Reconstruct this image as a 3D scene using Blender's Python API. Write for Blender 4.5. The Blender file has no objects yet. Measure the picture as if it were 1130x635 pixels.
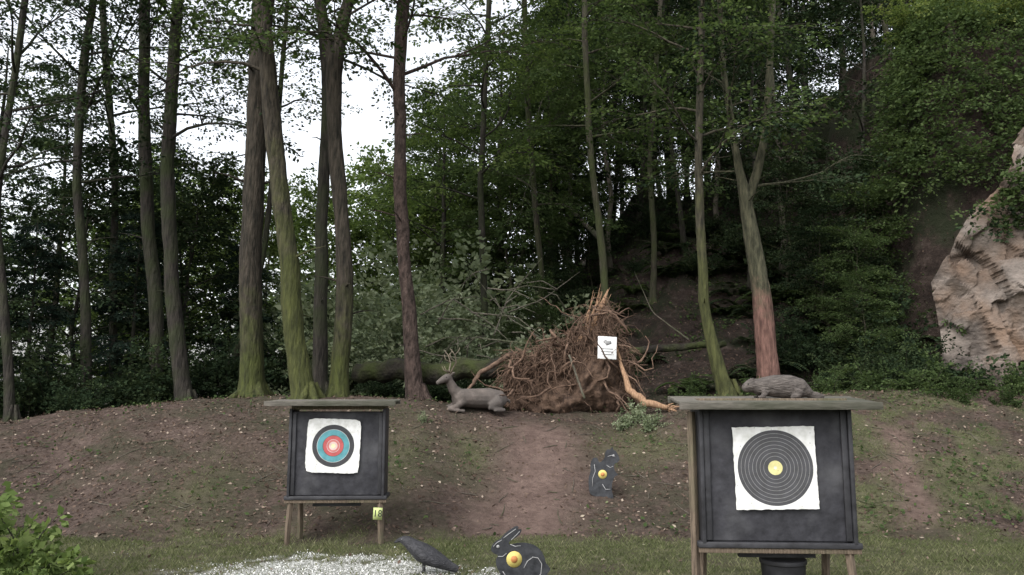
import bpy, math, numpy as np
from mathutils import Vector
scene=bpy.context.scene
col=scene.collection
RS=np.random.default_rng
# ------------------------------------------------------------------ noise
def vnoise(x,y,seed=0):
    x=np.asarray(x,float);y=np.asarray(y,float)
    ix=np.floor(x);iy=np.floor(y);fx=x-ix;fy=y-iy
    fx=fx*fx*(3-2*fx);fy=fy*fy*(3-2*fy)
    def h(a,b):
        s=np.sin(a*127.1+b*311.7+seed*74.7)*43758.5453
        return s-np.floor(s)
    a=h(ix,iy);b=h(ix+1,iy);c=h(ix,iy+1);d=h(ix+1,iy+1)
    return (a+(b-a)*fx)*(1-fy)+(c+(d-c)*fx)*fy
def fbm(x,y,seed=0,o=4):
    s=0;a=.5;t=0
    for i in range(o):
        s=s+a*vnoise(x*2**i,y*2**i,seed+i*3);t+=a;a*=.5
    return s/t
def sm(t):
    t=np.clip(t,0,1);return t*t*(3-2*t)
# ------------------------------------------------------------------ camera
CAMZ=1.6;PITCH=math.radians(7.9);F=887.0
cam=bpy.data.cameras.new("camera");camo=bpy.data.objects.new("camera",cam);col.objects.link(camo)
camo.location=(0,0,CAMZ);camo.rotation_euler=(math.pi/2+PITCH,0,0)
cam.sensor_width=36;cam.lens=F/1130*36;cam.clip_end=2000
scene.camera=camo
def W(px,py,d):
    u=(px-565)/F;v=(317.5-py)/F
    dy=math.cos(PITCH)-v*math.sin(PITCH);t=d/dy
    return np.array([u*t,d,CAMZ+t*(math.sin(PITCH)+v*math.cos(PITCH))])
# ------------------------------------------------------------------ terrain
def H(x,y):
    x=np.asarray(x,float);y=np.asarray(y,float)
    crest=np.interp(x,[-30,-9,-6.2,-4.3,-2,-.2,2.2,3.8,6,9,30],[1.1,1.2,1.55,1.66,1.60,1.36,1.38,1.6,1.72,1.8,2.0])
    y0=9.8+.25*np.sin(x*.7)+.2*np.sin(x*1.9+1);y1=14.2+.2*np.sin(x*1.1)
    t=np.clip((y-y0)/(y1-y0),0,1)
    b=crest*(.75*t+.25*sm(t))
    b=b+.14*(fbm(x*.9,y*.9,3)-.5)*sm((y-9.5)/1.5)
    b=b+.02*(fbm(x*2.5,y*2.5,9)-.5)+.07*(fbm(x*3.3,y*3.3,19)-.5)*sm((y-9.8)/1)
    b=b+.05*np.sin(x*2.1+1.2*np.sin(x*.8))*t*(1-t)*4
    sx=sm((x+2.0+.8*np.sin(y*.3)-.03*(y-17))/7.0)
    hh=np.clip(y-16.6,0,16)*.50+np.clip(y-32.6,0,60)*.05
    hill=sx*hh*(1+.10*(fbm(x*.35,y*.35,5)-.5))+sx*sm((y-17)/3)*(1.3*(fbm(x*.6,y*.6,21)-.5)+.6*(fbm(x*2,y*2,23)-.5))
    cl=8.2*sm((x-8.5-.4*np.sin(y*1.3))/2.0)*sm((y-16.0)/1.7)*(1+.25*(fbm(x*.8,y*.8,27)-.5))
    hill=np.maximum(hill,0)
    back=-.02*np.clip(y-16,0,40)*(1-sx)
    hill=np.where(cl>0,np.maximum(hill,cl+hill*.35),hill)
    return b+hill+back
def Hs(x,y): return float(H(x,y))
# ------------------------------------------------------------------ mesh helpers
def make_mesh(name,V,Q,attr=None,smooth=False,mats=(),matidx=None,attrs=None):
    V=np.ascontiguousarray(V,dtype=np.float32);Q=np.ascontiguousarray(Q,dtype=np.int32)
    m=bpy.data.meshes.new(name)
    m.vertices.add(len(V));m.vertices.foreach_set('co',V.ravel())
    n=Q.shape[1]
    m.loops.add(Q.size);m.loops.foreach_set('vertex_index',Q.ravel())
    m.polygons.add(len(Q));m.polygons.foreach_set('loop_start',np.arange(0,Q.size,n,dtype=np.int32))
    m.polygons.foreach_set('loop_total',np.full(len(Q),n,dtype=np.int32))
    if smooth: m.polygons.foreach_set('use_smooth',np.ones(len(Q),dtype=bool))
    for mm in mats: m.materials.append(mm)
    if matidx is not None: m.polygons.foreach_set('material_index',np.asarray(matidx,dtype=np.int32))
    m.update(calc_edges=True)
    d=dict(attrs or {})
    if attr is not None: d['shade']=attr
    for k,a in d.items():
        at=m.attributes.new(k,'FLOAT','POINT');at.data.foreach_set('value',np.asarray(a,dtype=np.float32))
    return m
class MB:
    def __init__(s): s.V=[];s.Q=[];s.M=[];s.n=0
    def add(s,V,Q,mi=0):
        s.V.append(V);s.Q.append(np.asarray(Q)+s.n);s.M.append(np.full(len(Q),mi));s.n+=len(V)
    def tube(s,P,R,n=6,mi=0,cap=False,ry=None,rough=0,rng=None):
        P=np.asarray(P,float);R=np.asarray(R,float);k=len(P)
        if cap:
            P=np.vstack([P[0],P,P[-1]]);R=np.concatenate([[1e-4],R,[1e-4]])
            if ry is not None: ry=np.concatenate([[1e-4],ry,[1e-4]])
            k+=2
        T=np.gradient(P,axis=0)
        if cap: T[0]=T[1];T[-1]=T[-2]
        T/=np.linalg.norm(T,axis=1)[:,None]+1e-9
        mt=np.abs(T.mean(0))
        ref=np.array([0,1,0.]) if (mt[1]<.8) else np.array([0,0,1.])
        A=np.cross(T,ref);A/=np.linalg.norm(A,axis=1)[:,None]+1e-9
        B=np.cross(A,T)
        th=np.arange(n)*2*math.pi/n
        rx=R[:,None]*np.ones(n);rr=(R if ry is None else np.asarray(ry))[:,None]*np.ones(n)
        if rough and rng is not None:
            f=1+rough*(rng.random((k,n))-.5);rx=rx*f;rr=rr*f
        V=P[:,None,:]+A[:,None,:]*(np.cos(th)*rx)[:,:,None]+B[:,None,:]*(np.sin(th)*rr)[:,:,None]
        i=np.arange(k-1)[:,None]*n;j=np.arange(n)[None,:];j2=(j+1)%n
        Q=np.stack([i+j,i+j2,i+n+j2,i+n+j],-1).reshape(-1,4)
        s.add(V.reshape(-1,3),Q,mi)
    def box(s,c,sz,mi=0,rot=None,taper=1):
        c=np.asarray(c,float);h=np.asarray(sz,float)/2
        V=np.array([[x,y,z] for z in(-1,1) for y in(-1,1) for x in(-1,1)],float)
        V[4:,:2]*=taper
        V=V*h
        if rot is not None: V=V@np.asarray(rot).T
        s.add(V+c,np.array([[0,2,3,1],[4,5,7,6],[0,1,5,4],[2,6,7,3],[0,4,6,2],[1,3,7,5]]),mi)
    def mesh(s,name,mats,smooth=False,attr=None):
        return make_mesh(name,np.vstack(s.V),np.vstack(s.Q),smooth=smooth,mats=mats,matidx=np.concatenate(s.M),attr=attr)
def rotm(ax,a):
    from mathutils import Matrix
    return np.array(Matrix.Rotation(a,3,ax))
def obj(name,mesh,parent=None,loc=(0,0,0),rot=(0,0,0),**kw):
    o=bpy.data.objects.new(name,mesh);col.objects.link(o)
    o.location=loc;o.rotation_euler=rot
    if parent: o.parent=parent
    for k,v in kw.items(): o[k]=v
    return o
def bevel(o,w=.006,seg=2):
    b=o.modifiers.new('bevel','BEVEL');b.width=w;b.segments=seg;b.limit_method='ANGLE';return o
# ------------------------------------------------------------------ materials
def nm(name):
    m=bpy.data.materials.new(name);m.use_nodes=True;nt=m.node_tree;nt.nodes.clear()
    return m,nt,nt.nodes,nt.links
def ramp(N,stops,interp='LINEAR'):
    r=N.new('ShaderNodeValToRGB');r.color_ramp.interpolation=interp;e=r.color_ramp.elements
    while len(e)>1:e.remove(e[-1])
    e[0].position=stops[0][0];e[0].color=(*stops[0][1],1)
    for p,c in stops[1:]:
        q=e.new(p);q.color=(*c,1)
    return r
def leafmat(name,cols,trans=.35):
    m,nt,N,L=nm(name)
    a=N.new('ShaderNodeAttribute');a.attribute_name='shade'
    oi=N.new('ShaderNodeObjectInfo')
    ma=N.new('ShaderNodeMath');ma.operation='MULTIPLY_ADD';ma.inputs[1].default_value=.24;ma.inputs[2].default_value=-.12
    L.new(oi.outputs['Random'],ma.inputs[0])
    ad=N.new('ShaderNodeMath');ad.operation='ADD';ad.use_clamp=True
    L.new(a.outputs['Fac'],ad.inputs[0]);L.new(ma.outputs[0],ad.inputs[1])
    r=ramp(N,[(i/(len(cols)-1),c) for i,c in enumerate(cols)])
    L.new(ad.outputs[0],r.inputs[0])
    p=N.new('ShaderNodeBsdfDiffuse');L.new(r.outputs[0],p.inputs['Color'])
    o=N.new('ShaderNodeOutputMaterial')
    if trans>0:
        t=N.new('ShaderNodeBsdfTranslucent');mx=N.new('ShaderNodeMixShader');mx.inputs[0].default_value=trans
        g=N.new('ShaderNodeMixRGB');g.blend_type='MULTIPLY';g.inputs[0].default_value=1;g.inputs[2].default_value=(1.2,1.25,.85,1)
        L.new(r.outputs[0],g.inputs[1]);L.new(g.outputs[0],t.inputs[0])
        L.new(p.outputs[0],mx.inputs[1]);L.new(t.outputs[0],mx.inputs[2]);L.new(mx.outputs[0],o.inputs[0])
    else: L.new(p.outputs[0],o.inputs[0])
    return m
def stdmat(name,c1,c2,scale=8,rough=.8,bump=.3,stretch=(1,1,1),c3=None,c3th=.55,detail=6,spec=.3,bscale=None,c3scale=1.5,c3soft=.12,bdist=.02):
    m,nt,N,L=nm(name)
    tc=N.new('ShaderNodeTexCoord');mp=N.new('ShaderNodeMapping');mp.inputs['Scale'].default_value=stretch
    L.new(tc.outputs['Object'],mp.inputs[0])
    n=N.new('ShaderNodeTexNoise');n.inputs['Scale'].default_value=scale;n.inputs['Detail'].default_value=detail;n.inputs['Roughness'].default_value=.65
    L.new(mp.outputs[0],n.inputs['Vector'])
    r=ramp(N,[(.32,c1),(.68,c2)]);L.new(n.outputs['Fac'],r.inputs[0]);out=r.outputs[0]
    if c3 is not None:
        n3=N.new('ShaderNodeTexNoise');n3.inputs['Scale'].default_value=c3scale;n3.inputs['Detail'].default_value=5
        L.new(tc.outputs['Object'],n3.inputs['Vector'])
        r3=ramp(N,[(c3th-c3soft,(0,0,0)),(c3th+c3soft,(1,1,1))]);L.new(n3.outputs['Fac'],r3.inputs[0])
        mx=N.new('ShaderNodeMixRGB');L.new(r3.outputs[0],mx.inputs[0]);L.new(out,mx.inputs[1]);mx.inputs[2].default_value=(*c3,1);out=mx.outputs[0]
    p=N.new('ShaderNodeBsdfPrincipled');p.inputs['Roughness'].default_value=rough;p.inputs['Specular IOR Level'].default_value=spec
    L.new(out,p.inputs['Base Color'])
    if bump:
        nb=N.new('ShaderNodeTexNoise');nb.inputs['Scale'].default_value=bscale or scale*1.5;nb.inputs['Detail'].default_value=6
        L.new(mp.outputs[0],nb.inputs['Vector'])
        b=N.new('ShaderNodeBump');b.inputs['Strength'].default_value=bump;b.inputs['Distance'].default_value=bdist
        L.new(nb.outputs['Fac'],b.inputs['Height']);L.new(b.outputs[0],p.inputs['Normal'])
    o=N.new('ShaderNodeOutputMaterial');L.new(p.outputs[0],o.inputs[0]);return m
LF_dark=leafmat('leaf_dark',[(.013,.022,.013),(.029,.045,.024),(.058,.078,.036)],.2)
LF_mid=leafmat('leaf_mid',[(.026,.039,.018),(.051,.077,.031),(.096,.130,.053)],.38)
LF_bright=leafmat('leaf_bright',[(.045,.070,.024),(.09,.130,.042),(.165,.21,.08)],.4)
LF_pale=leafmat('leaf_pale',[(.09,.115,.07),(.18,.215,.13),(.34,.37,.26)],.3)
LF_spruce=leafmat('leaf_spruce',[(.010,.018,.014),(.018,.03,.022),(.034,.048,.034)],0)
LF_yel=leafmat('leaf_yellow_green',[(.06,.09,.03),(.125,.165,.05),(.23,.25,.09)],.4)
LF_litter=leafmat('leaf_litter',[(.024,.017,.013),(.07,.05,.039),(.12,.088,.07),(.30,.25,.20),(.09,.11,.05)],0)
LF_grass=leafmat('grass_blades',[(.05,.062,.028),(.095,.11,.05),(.19,.185,.11)],.25)
BK=((3,3,.6))
BK_dark=stdmat('bark_dark',(.008,.007,.006),(.045,.039,.032),5,.95,1,BK,c3=(.028,.036,.014),c3th=.56,bdist=.05)
BK_moss=stdmat('bark_mossy',(.018,.016,.012),(.07,.06,.045),5,.95,1,BK,c3=(.04,.048,.018),c3th=.5,bdist=.05)
BK_pale=stdmat('bark_pale',(.045,.04,.032),(.15,.13,.105),7,.95,.9,BK,c3=(.05,.058,.028),c3th=.55,bdist=.04)
# ------------------------------------------------------------------ foliage
def unit(a): return a/(np.linalg.norm(a,axis=-1,keepdims=True)+1e-9)
def leafarr(C,D,Nn,L,Wd):
    D=unit(D);S=unit(np.cross(D,Nn))
    L=np.asarray(L)[:,None];Wd=np.asarray(Wd)[:,None]
    V=np.stack([C,C+D*L*.45+S*Wd*.5,C+D*L,C+D*L*.45-S*Wd*.5],1).reshape(-1,3)
    return V,np.arange(len(C)*4).reshape(-1,4)
def sprays(O,D,Ls,k,leaf,rng,wr=.42,droop=.25,aspect=.6,tilt=.45):
    m=len(O);O=np.asarray(O);D=unit(np.asarray(D));Ls=np.asarray(Ls)
    up=np.array([0,0,1.]);S=unit(np.cross(D,up)+1e-3)
    U=unit(np.cross(S,D));U=unit(U+.25*rng.normal(size=U.shape))
    S=unit(np.cross(D,U))
    t=rng.random((m,k))**.8;side=np.where(rng.random((m,k))<.5,-1,1)
    wd=wr*Ls[:,None]*np.sin(math.pi*(.12+.82*t))*rng.random((m,k))**.7
    P=O[:,None]+D[:,None]*(t*Ls[:,None])[...,None]+S[:,None]*(side*wd)[...,None]
    P[...,2]-=droop*(t**2)*Ls[:,None]+.3*wd
    P+=rng.normal(size=P.shape)*.035*Ls[:,None,None]
    ld=D[:,None]*.6+S[:,None]*(side*.75)[...,None]+rng.normal(size=P.shape)*.35;ld[...,2]-=.25
    ln=U[:,None]+rng.normal(size=P.shape)*tilt
    l=leaf*(.65+.6*rng.random((m,k)))
    sh=np.clip(.5+.17*rng.normal(size=(m,1))+.14*rng.normal(size=(m,k)),0,1)
    V,Q=leafarr(P.reshape(-1,3),ld.reshape(-1,3),ln.reshape(-1,3),l.ravel(),l.ravel()*aspect)
    return V,Q,np.repeat(sh.ravel(),4)
def grow(mb,path,rad,rng,t0=.3,n=24,Lmax=3,prof=None,elev=.35,subs=3,spr=5,k=42,leaf=.11,sl=(.6,1.1),droop=.25,az=None,aspect=.6,twig=True,thick=.32,bend=-.05,wr=.42):
    path=np.asarray(path);rad=np.asarray(rad)
    seg=np.linalg.norm(np.diff(path,axis=0),axis=1);cs=np.concatenate([[0],np.cumsum(seg)]);cs/=cs[-1]
    def at(t): return np.array([np.interp(t,cs,path[:,i]) for i in range(3)]),np.interp(t,cs,rad)
    O=[];D=[];Ls=[]
    a0=rng.random()*6.28
    for i in range(n):
        t=t0+(1-t0)*((i+rng.random()*.8)/n);p,r=at(min(t,.995))
        q=(t-t0)/(1-t0)
        a=a0+i*2.4+rng.normal()*.3
        if az is not None: a=az[0]+(az[1]-az[0])*rng.random()
        Ln=Lmax*(prof(q) if prof else (1-.55*q))*(.75+.5*rng.random())
        e=elev+.25*rng.normal()*.6+q*.5
        d=np.array([math.cos(a)*math.cos(e),math.sin(a)*math.cos(e),math.sin(e)])
        P=[p];st=Ln/6
        for s in range(6):
            d=d+rng.normal(size=3)*.13;d[2]+=bend;d=d/np.linalg.norm(d);P.append(P[-1]+d*st)
        P=np.array(P);r0=min(r*.5,max(.010,Ln*.011+.006)*thick*3)
        mb.tube(P,np.linspace(r0,.005,7),5)
        lines=[(P,Ln)]
        for s in range(subs):
            ts=.25+.6*(s+rng.random())/max(subs,1);j=min(int(ts*6),5);b=P[j]+(P[j+1]-P[j])*(ts*6-j)
            dd=unit(P[j+1]-P[j]);sa=(1 if s%2 else -1)*(.6+.4*rng.random())
            c,sn=math.cos(sa),math.sin(sa)
            dd=np.array([dd[0]*c-dd[1]*sn,dd[0]*sn+dd[1]*c,dd[2]+.1*rng.normal()])
            l2=Ln*(1-ts*.6)*.55
            PP=[b]
            for z in range(3):
                dd=unit(dd+rng.normal(size=3)*.12);PP.append(PP[-1]+dd*l2/3)
            PP=np.array(PP);mb.tube(PP,np.linspace(r0*.45,.004,4),4);lines.append((PP,l2))
        for li,(PP,ll) in enumerate(lines):
            c=spr if li==0 else max(2,int(spr*.7));kk=len(PP)-1
            for s in range(c):
                ts=.2+.8*(s+rng.random()*.8)/c;ts=min(ts,1.);j=min(int(ts*kk),kk-1)
                b=PP[j]+(PP[j+1]-PP[j])*(ts*kk-j);dd=unit(PP[j+1]-PP[j]);sa=(1 if s%2 else -1)*(.3+.6*rng.random())*(1 if s<c-1 else .2)
                co,sn=math.cos(sa),math.sin(sa)
                dd=np.array([dd[0]*co-dd[1]*sn,dd[0]*sn+dd[1]*co,dd[2]*.6-.05+.15*rng.normal()])
                O.append(b);D.append(dd);Ls.append(sl[0]+(sl[1]-sl[0])*rng.random())
                if twig:
                    dd=unit(dd);l=Ls[-1]*.8
                    mb.tube(np.array([b,b+dd*l*.5+[0,0,-.06*l],b+dd*l+[0,0,-droop*l]]),[.006,.004,.002],3)
    if not O: return None
    return sprays(O,D,Ls,k,leaf,rng,droop=droop,aspect=aspect,wr=wr)
def treemesh(name,seed,Ht,r0,bark,leafm,lean=.3,n_trunk=9,**kw):
    rng=RS(seed);mb=MB()
    z=np.linspace(-.4,Ht,n_trunk)
    path=np.stack([np.cumsum(rng.normal(size=n_trunk))*lean*.25,np.cumsum(rng.normal(size=n_trunk))*lean*.25,z],1);path[:,:2]-=path[0,:2]
    rad=r0*(1-.88*np.clip(z/Ht,0,1)**1.1);rad[0]*=1.35
    tt=np.linspace(0,1,26);P=np.stack([np.interp(tt,np.linspace(0,1,n_trunk),path[:,i]) for i in range(3)],1)
    R=np.interp(tt,np.linspace(0,1,n_trunk),rad)
    mb.tube(P,R,9,rough=.12,rng=rng)
    V,Q,S=grow(mb,P,R,rng,leaf=kw.pop('leaf',.12),**kw)
    return mb.mesh(name+'_trunk',[bark],True),make_mesh(name+'_crown',V,Q,attr=S,mats=[leafm])
def tree_inst(kind,tm,x,y,label,cat,group=None,rz=0,s=1,z=None,part='trunk',leafm=None,tilt=(0,0)):
    z=Hs(x,y) if z is None else z
    e=obj(kind,None,None,(x,y,z-.05),(tilt[0],tilt[1],rz),label=label,category=cat);e.scale=(s,s,s)
    e.empty_display_size=.3
    if group:e['group']=group
    obj(part,tm[0],e)
    c=obj('crown' if part=='trunk' else 'leaves',tm[1],e)
    if leafm is not None:
        c.material_slots[0].link='OBJECT';c.material_slots[0].material=leafm
    return e
hump=lambda q:(.55+.45*math.sin(math.pi*min(1,q*1.1+.15)))*(1-.45*q*q)
T_beech=[treemesh('beech_a',11,13,.19,BK_dark,LF_mid,t0=.22,n=30,Lmax=3.2,prof=hump,leaf=.135,k=40,spr=5),
         treemesh('beech_b',12,14,.17,BK_moss,LF_mid,t0=.3,n=28,Lmax=3.0,prof=hump,leaf=.135,k=40,spr=5)]
T_slim=[treemesh('slim_a',21,15,.13,BK_pale,LF_dark,lean=.5,t0=.22,n=32,Lmax=2.1,prof=hump,leaf=.14,k=34,spr=4),
        treemesh('slim_b',22,16,.12,BK_dark,LF_dark,lean=.5,t0=.3,n=30,Lmax=2.2,prof=hump,leaf=.14,k=34,spr=4)]
T_small=[treemesh('small_a',31,6.5,.07,BK_dark,LF_mid,lean=.5,t0=.08,n=26,Lmax=2.2,prof=hump,leaf=.12,k=44,spr=5,subs=2),
         treemesh('small_b',32,5.5,.06,BK_moss,LF_mid,lean=.6,t0=.1,n=24,Lmax=2.0,prof=hump,leaf=.10,k=50,spr=5,subs=2)]
T_spruce=treemesh('spruce',41,8.5,.11,BK_dark,LF_spruce,lean=.1,t0=.03,n=60,Lmax=2.1,prof=lambda q:1.05-.9*q,elev=-.1,bend=-.03,leaf=.16,aspect=.16,k=70,spr=4,subs=2,droop=.35,sl=(.5,.8),wr=.3)
def bushmesh(name,seed,Ht,R,leafm,n=26,k=40,leaf=.08,bark=BK_dark,sl=(.3,.6),aspect=.62,emin=.35):
    rng=RS(seed);mb=MB();O=[];D=[];Ls=[]
    for i in range(n):
        a=i*2.4+rng.random();e=emin+1.1*rng.random();d=np.array([math.cos(a)*math.cos(e),math.sin(a)*math.cos(e),math.sin(e)])
        l=R*(1-e/1.6)+Ht*(e/1.6);l*=.6+.7*rng.random();P=[np.array([rng.normal()*.1*R,rng.normal()*.1*R,-.05])]
        for s in range(5):
            d=unit(d+rng.normal(size=3)*.12+[0,0,-.05]);P.append(P[-1]+d*l/5)
        P=np.array(P);mb.tube(P,np.linspace(.012,.003,6),4)
        for s in range(7):
            j=rng.integers(1,5);b=P[j]+(P[j+1]-P[j])*rng.random()
            dd=unit(unit(P[j+1]-P[j])+rng.normal(size=3)*.5)
            O.append(b);D.append(dd);Ls.append(sl[0]+(sl[1]-sl[0])*rng.random())
    V,Q,S=sprays(O,D,Ls,k,leaf,rng,tilt=.6,aspect=aspect,droop=.2)
    return mb.mesh(name+'_stems',[bark],True),make_mesh(name+'_leaves',V,Q,attr=S,mats=[leafm])
def fernmesh(name,seed,leafm,n=11,l=.6):
    rng=RS(seed);mb=MB();O=[];D=[];Nn=[];Ls=[]
    for i in range(n):
        a=i*6.283/n+rng.normal()*.25;e=.9+.3*rng.random();d=np.array([math.cos(a)*math.cos(e),math.sin(a)*math.cos(e),math.sin(e)]);ll=l*(.7+.5*rng.random())
        P=[np.zeros(3)]
        for s in range(10): d=unit(d+[0,0,-.13-.02*s]);P.append(P[-1]+d*ll/10)
        P=np.array(P);mb.tube(P,np.linspace(.005,.002,11),3)
        side=unit(np.cross(d,[0,0,1]))
        for s in np.linspace(1,9.8,24):
            j=int(s);b=P[j]+(P[min(j+1,10)]-P[j])*(s-j);w_=ll*.26*math.sin(math.pi*min(1,(s/10)*.85+.12))
            for sg in(-1,1):
                O.append(b);D.append(side*sg+unit(P[min(j+1,10)]-P[j])*.35+[0,0,-.15]);Nn.append([0,0,1]+rng.normal(size=3)*.2);Ls.append(w_)
    Ls=np.array(Ls);V,Q=leafarr(np.array(O),np.array(D),np.array(Nn),Ls,.028+Ls*.12)
    return mb.mesh(name+'_stems',[BK_moss],True),make_mesh(name+'_leaves',V,Q,attr=np.repeat(np.clip(.5+.2*rng.normal(size=len(Ls)),0,1),4),mats=[leafm])
FERN=[fernmesh('fern_a',5,LF_mid),fernmesh('fern_b',6,LF_mid,9,.75)]
B_big=[bushmesh('bush_a',51,2.2,1.5,LF_mid,n=30,k=38,leaf=.10,sl=(.4,.8)),bushmesh('bush_b',52,1.8,1.7,LF_dark,n=30,k=38,leaf=.10,sl=(.4,.8))]
B_small=[bushmesh('shrub_a',53,.75,.6,LF_mid,n=16,k=20,leaf=.07,sl=(.15,.35)),bushmesh('shrub_b',54,.6,.7,LF_bright,n=16,k=20,leaf=.06,sl=(.15,.35))]
rng=RS(5)
# ------------------------------------------------------------------ hero trees
def hero(name,pxs,d,bark,label,leafm=LF_mid,seed=1,mats=None,ext=5,t0=.5,n=12,Lmax=2.6,fork=None,group='tall trees along the top of the bank',dd=0,low=0,**kw):
    rg=RS(seed)
    pts=[];rr=[]
    for i,(px,py,w) in enumerate(pxs):
        di=d+dd*i;p=W(px,py,di);pts.append(p);rr.append(w*.94/2/F*di)
    base=pts[0].copy();gz=Hs(base[0],base[1])
    pts[0][2]=gz-.35;rr[0]*=1.1
    dirn=unit(pts[-1]-pts[-2]);
    for e in range(1,4):
        pts.append(pts[-1]+(dirn*.6+np.array([0,0,.4]))*ext/3);rr.append(rr[-1]*.8)
    pts=np.array(pts);rr=np.array(rr)
    seg=np.concatenate([[0],np.cumsum(np.linalg.norm(np.diff(pts,axis=0),axis=1))])
    tt=np.linspace(0,seg[-1],110)
    P=np.stack([np.interp(tt,seg,pts[:,i]) for i in range(3)],1);R=np.interp(tt,seg,rr)
    for _ in range(14):
        P[1:-1]=(P[:-2]+2*P[1:-1]+P[2:])/4;R[1:-1]=(R[:-2]+2*R[1:-1]+R[2:])/4
    P[:,0]+=.05*(fbm(tt*.7,tt*0,seed)-.5)*2*min(1,R.max()*6);R=R*(1+.10*(fbm(tt*1.1,tt*0+5,seed)-.5)*2)
    org=np.array([base[0],base[1],gz]);P=P-org
    flare=1+.32*np.exp(-np.clip(P[:,2],0,9)/.16);R=R*flare
    mb=MB();mb.tube(P,R,20,rough=.07,rng=rg)
    for k in range(5):
        a=k*1.257+rg.random();c,s_=math.cos(a),math.sin(a);r=R[0]
        mb.tube([(c*r*.35,s_*r*.35,.3),(c*r*.7,s_*r*.7,.08),(c*r*1.15,s_*r*1.15,-.03),(c*r*1.6,s_*r*1.6,-.14)],[r*.2,r*.26,r*.2,r*.1],8,rough=.15,rng=rg)
    for k in range(5):
        q=rg.integers(15,80);a=rg.random()*6.28;l=.15+.5*rg.random();d_=np.array([math.cos(a),math.sin(a),.3])
        mb.tube([P[q],P[q]+d_*(R[q]+l*.5),P[q]+d_*(R[q]+l)+[0,0,-.05]],[R[q]*.16,R[q]*.1,.004],5)
    for f in (fork or []):
        fp=np.array([W(px,py,d) for px,py,w in f])-org;fr=[w/2/F*d for _,_,w in f]
        fp=np.vstack([fp,fp[-1]+unit(fp[-1]-fp[-2])*4]);fr=fr+[fr[-1]*.5]
        sg=np.linspace(0,1,len(fp));t2=np.linspace(0,1,26)
        FP=np.stack([np.interp(t2,sg,fp[:,i]) for i in range(3)],1);FR=np.interp(t2,sg,fr)
        for _ in range(3): FP[1:-1]=(FP[:-2]+2*FP[1:-1]+FP[2:])/4
        mb.tube(FP,FR,10,rough=.1,rng=rg)
    V,Q,S=grow(mb,P,R,rg,t0=t0,n=n,Lmax=Lmax,leaf=kw.pop('leaf',.095),k=kw.pop('k',36),spr=kw.pop('spr',5),**kw)
    e=obj(name,None,None,org,label=label,category='tree',group=group);e.empty_display_size=.3
    obj('trunk',mb.mesh('trunk',mats or [bark],True),e);obj('crown',make_mesh('crown',V,Q,attr=S,mats=[leafm]),e)
    return e
def heightbark(name,low,high,z0,z1,amp=3.0,**kw):
    m=stdmat(name,low[0],low[1],5,.95,1,BK,bdist=.05)
    nt=m.node_tree;N=nt.nodes;L=nt.links
    p=[n for n in N if n.type=='BSDF_PRINCIPLED'][0];src=p.inputs['Base Color'].links[0].from_socket
    fac=[n for n in N if n.type=='TEX_NOISE'][0]
    r2=ramp(N,[(.36,high[0]),(.66,high[1])]);L.new(fac.outputs['Fac'],r2.inputs[0])
    tc=[n for n in N if n.type=='TEX_COORD'][0];sx=N.new('ShaderNodeSeparateXYZ');L.new(tc.outputs['Object'],sx.inputs[0])
    mr=N.new('ShaderNodeMapRange');mr.inputs[1].default_value=z0;mr.inputs[2].default_value=z1
    n2=N.new('ShaderNodeTexNoise');n2.inputs['Scale'].default_value=2.2;n2.inputs['Detail'].default_value=7;n2.inputs['Roughness'].default_value=.7
    ad=N.new('ShaderNodeMath');ad.operation='MULTIPLY_ADD';ad.inputs[1].default_value=amp*2
    s2=N.new('ShaderNodeMath');s2.operation='SUBTRACT';s2.inputs[1].default_value=.5
    L.new(tc.outputs['Object'],n2.inputs['Vector']);L.new(n2.outputs['Fac'],s2.inputs[0]);L.new(s2.outputs[0],ad.inputs[0]);L.new(sx.outputs['Z'],ad.inputs[2])
    L.new(ad.outputs[0],mr.inputs[0])
    mx=N.new('ShaderNodeMixRGB');L.new(mr.outputs[0],mx.inputs[0]);L.new(src,mx.inputs[1]);L.new(r2.outputs[0],mx.inputs[2]);L.new(mx.outputs[0],p.inputs['Base Color'])
    return m
BK_mfoot=heightbark('bark_moss_foot',((.016,.019,.006),(.06,.07,.018)),((.010,.009,.006),(.055,.045,.034)),.4,2.2)
BK_mfoot2=heightbark('bark_moss_side',((.018,.021,.007),(.068,.075,.022)),((.014,.012,.009),(.07,.058,.042)),2.2,5.0,4)
BK_redfoot=heightbark('bark_red_foot',((.06,.032,.026),(.20,.112,.09)),((.022,.024,.014),(.10,.095,.06)),1.6,2.4,1.4)
hero('beech_tree',[(280,432,28),(277,330,25),(279,200,24),(284,100,25),(292,0,25)],14.8,BK_mfoot,'tall straight beech trunk with mossy foot beside a leaning trunk',seed=1,t0=.5)
hero('beech_tree',[(340,440,25),(324,350,24),(316,260,23),(304,160,21),(294,60,19),(286,-10,18)],14.2,BK_mfoot2,'tall beech trunk leaning and mossy down one side',seed=2,t0=.48)
hero('oak_tree',[(355,436,17),(354,330,15),(356,230,15),(362,120,14),(358,50,14),(350,-10,13)],15.4,BK_dark,'dark slender trunk close beside its twin on the bank',seed=3,t0=.5)
hero('oak_tree',[(371,438,21),(381,330,19),(378,250,18),(369,160,18),(368,70,20),(378,20,15),(392,-20,13)],14.6,BK_mfoot,'dark forking trunk with curved mossy base on the bank',seed=4,t0=.5,fork=[[(368,70,14),(356,20,13),(350,-20,12)]])
hero('pine_tree',[(462,434,20),(453,350,17),(445,260,15),(441,160,15),(441,80,15),(446,-10,15)],15,stdmat('bark_scaly',(.012,.008,.006),(.075,.052,.044),7,.95,1,(2,2,.8),bdist=.06),'tall straight reddish brown trunk with rough scaly bark',seed=5,t0=.46,n=20,Lmax=2.8)
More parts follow.
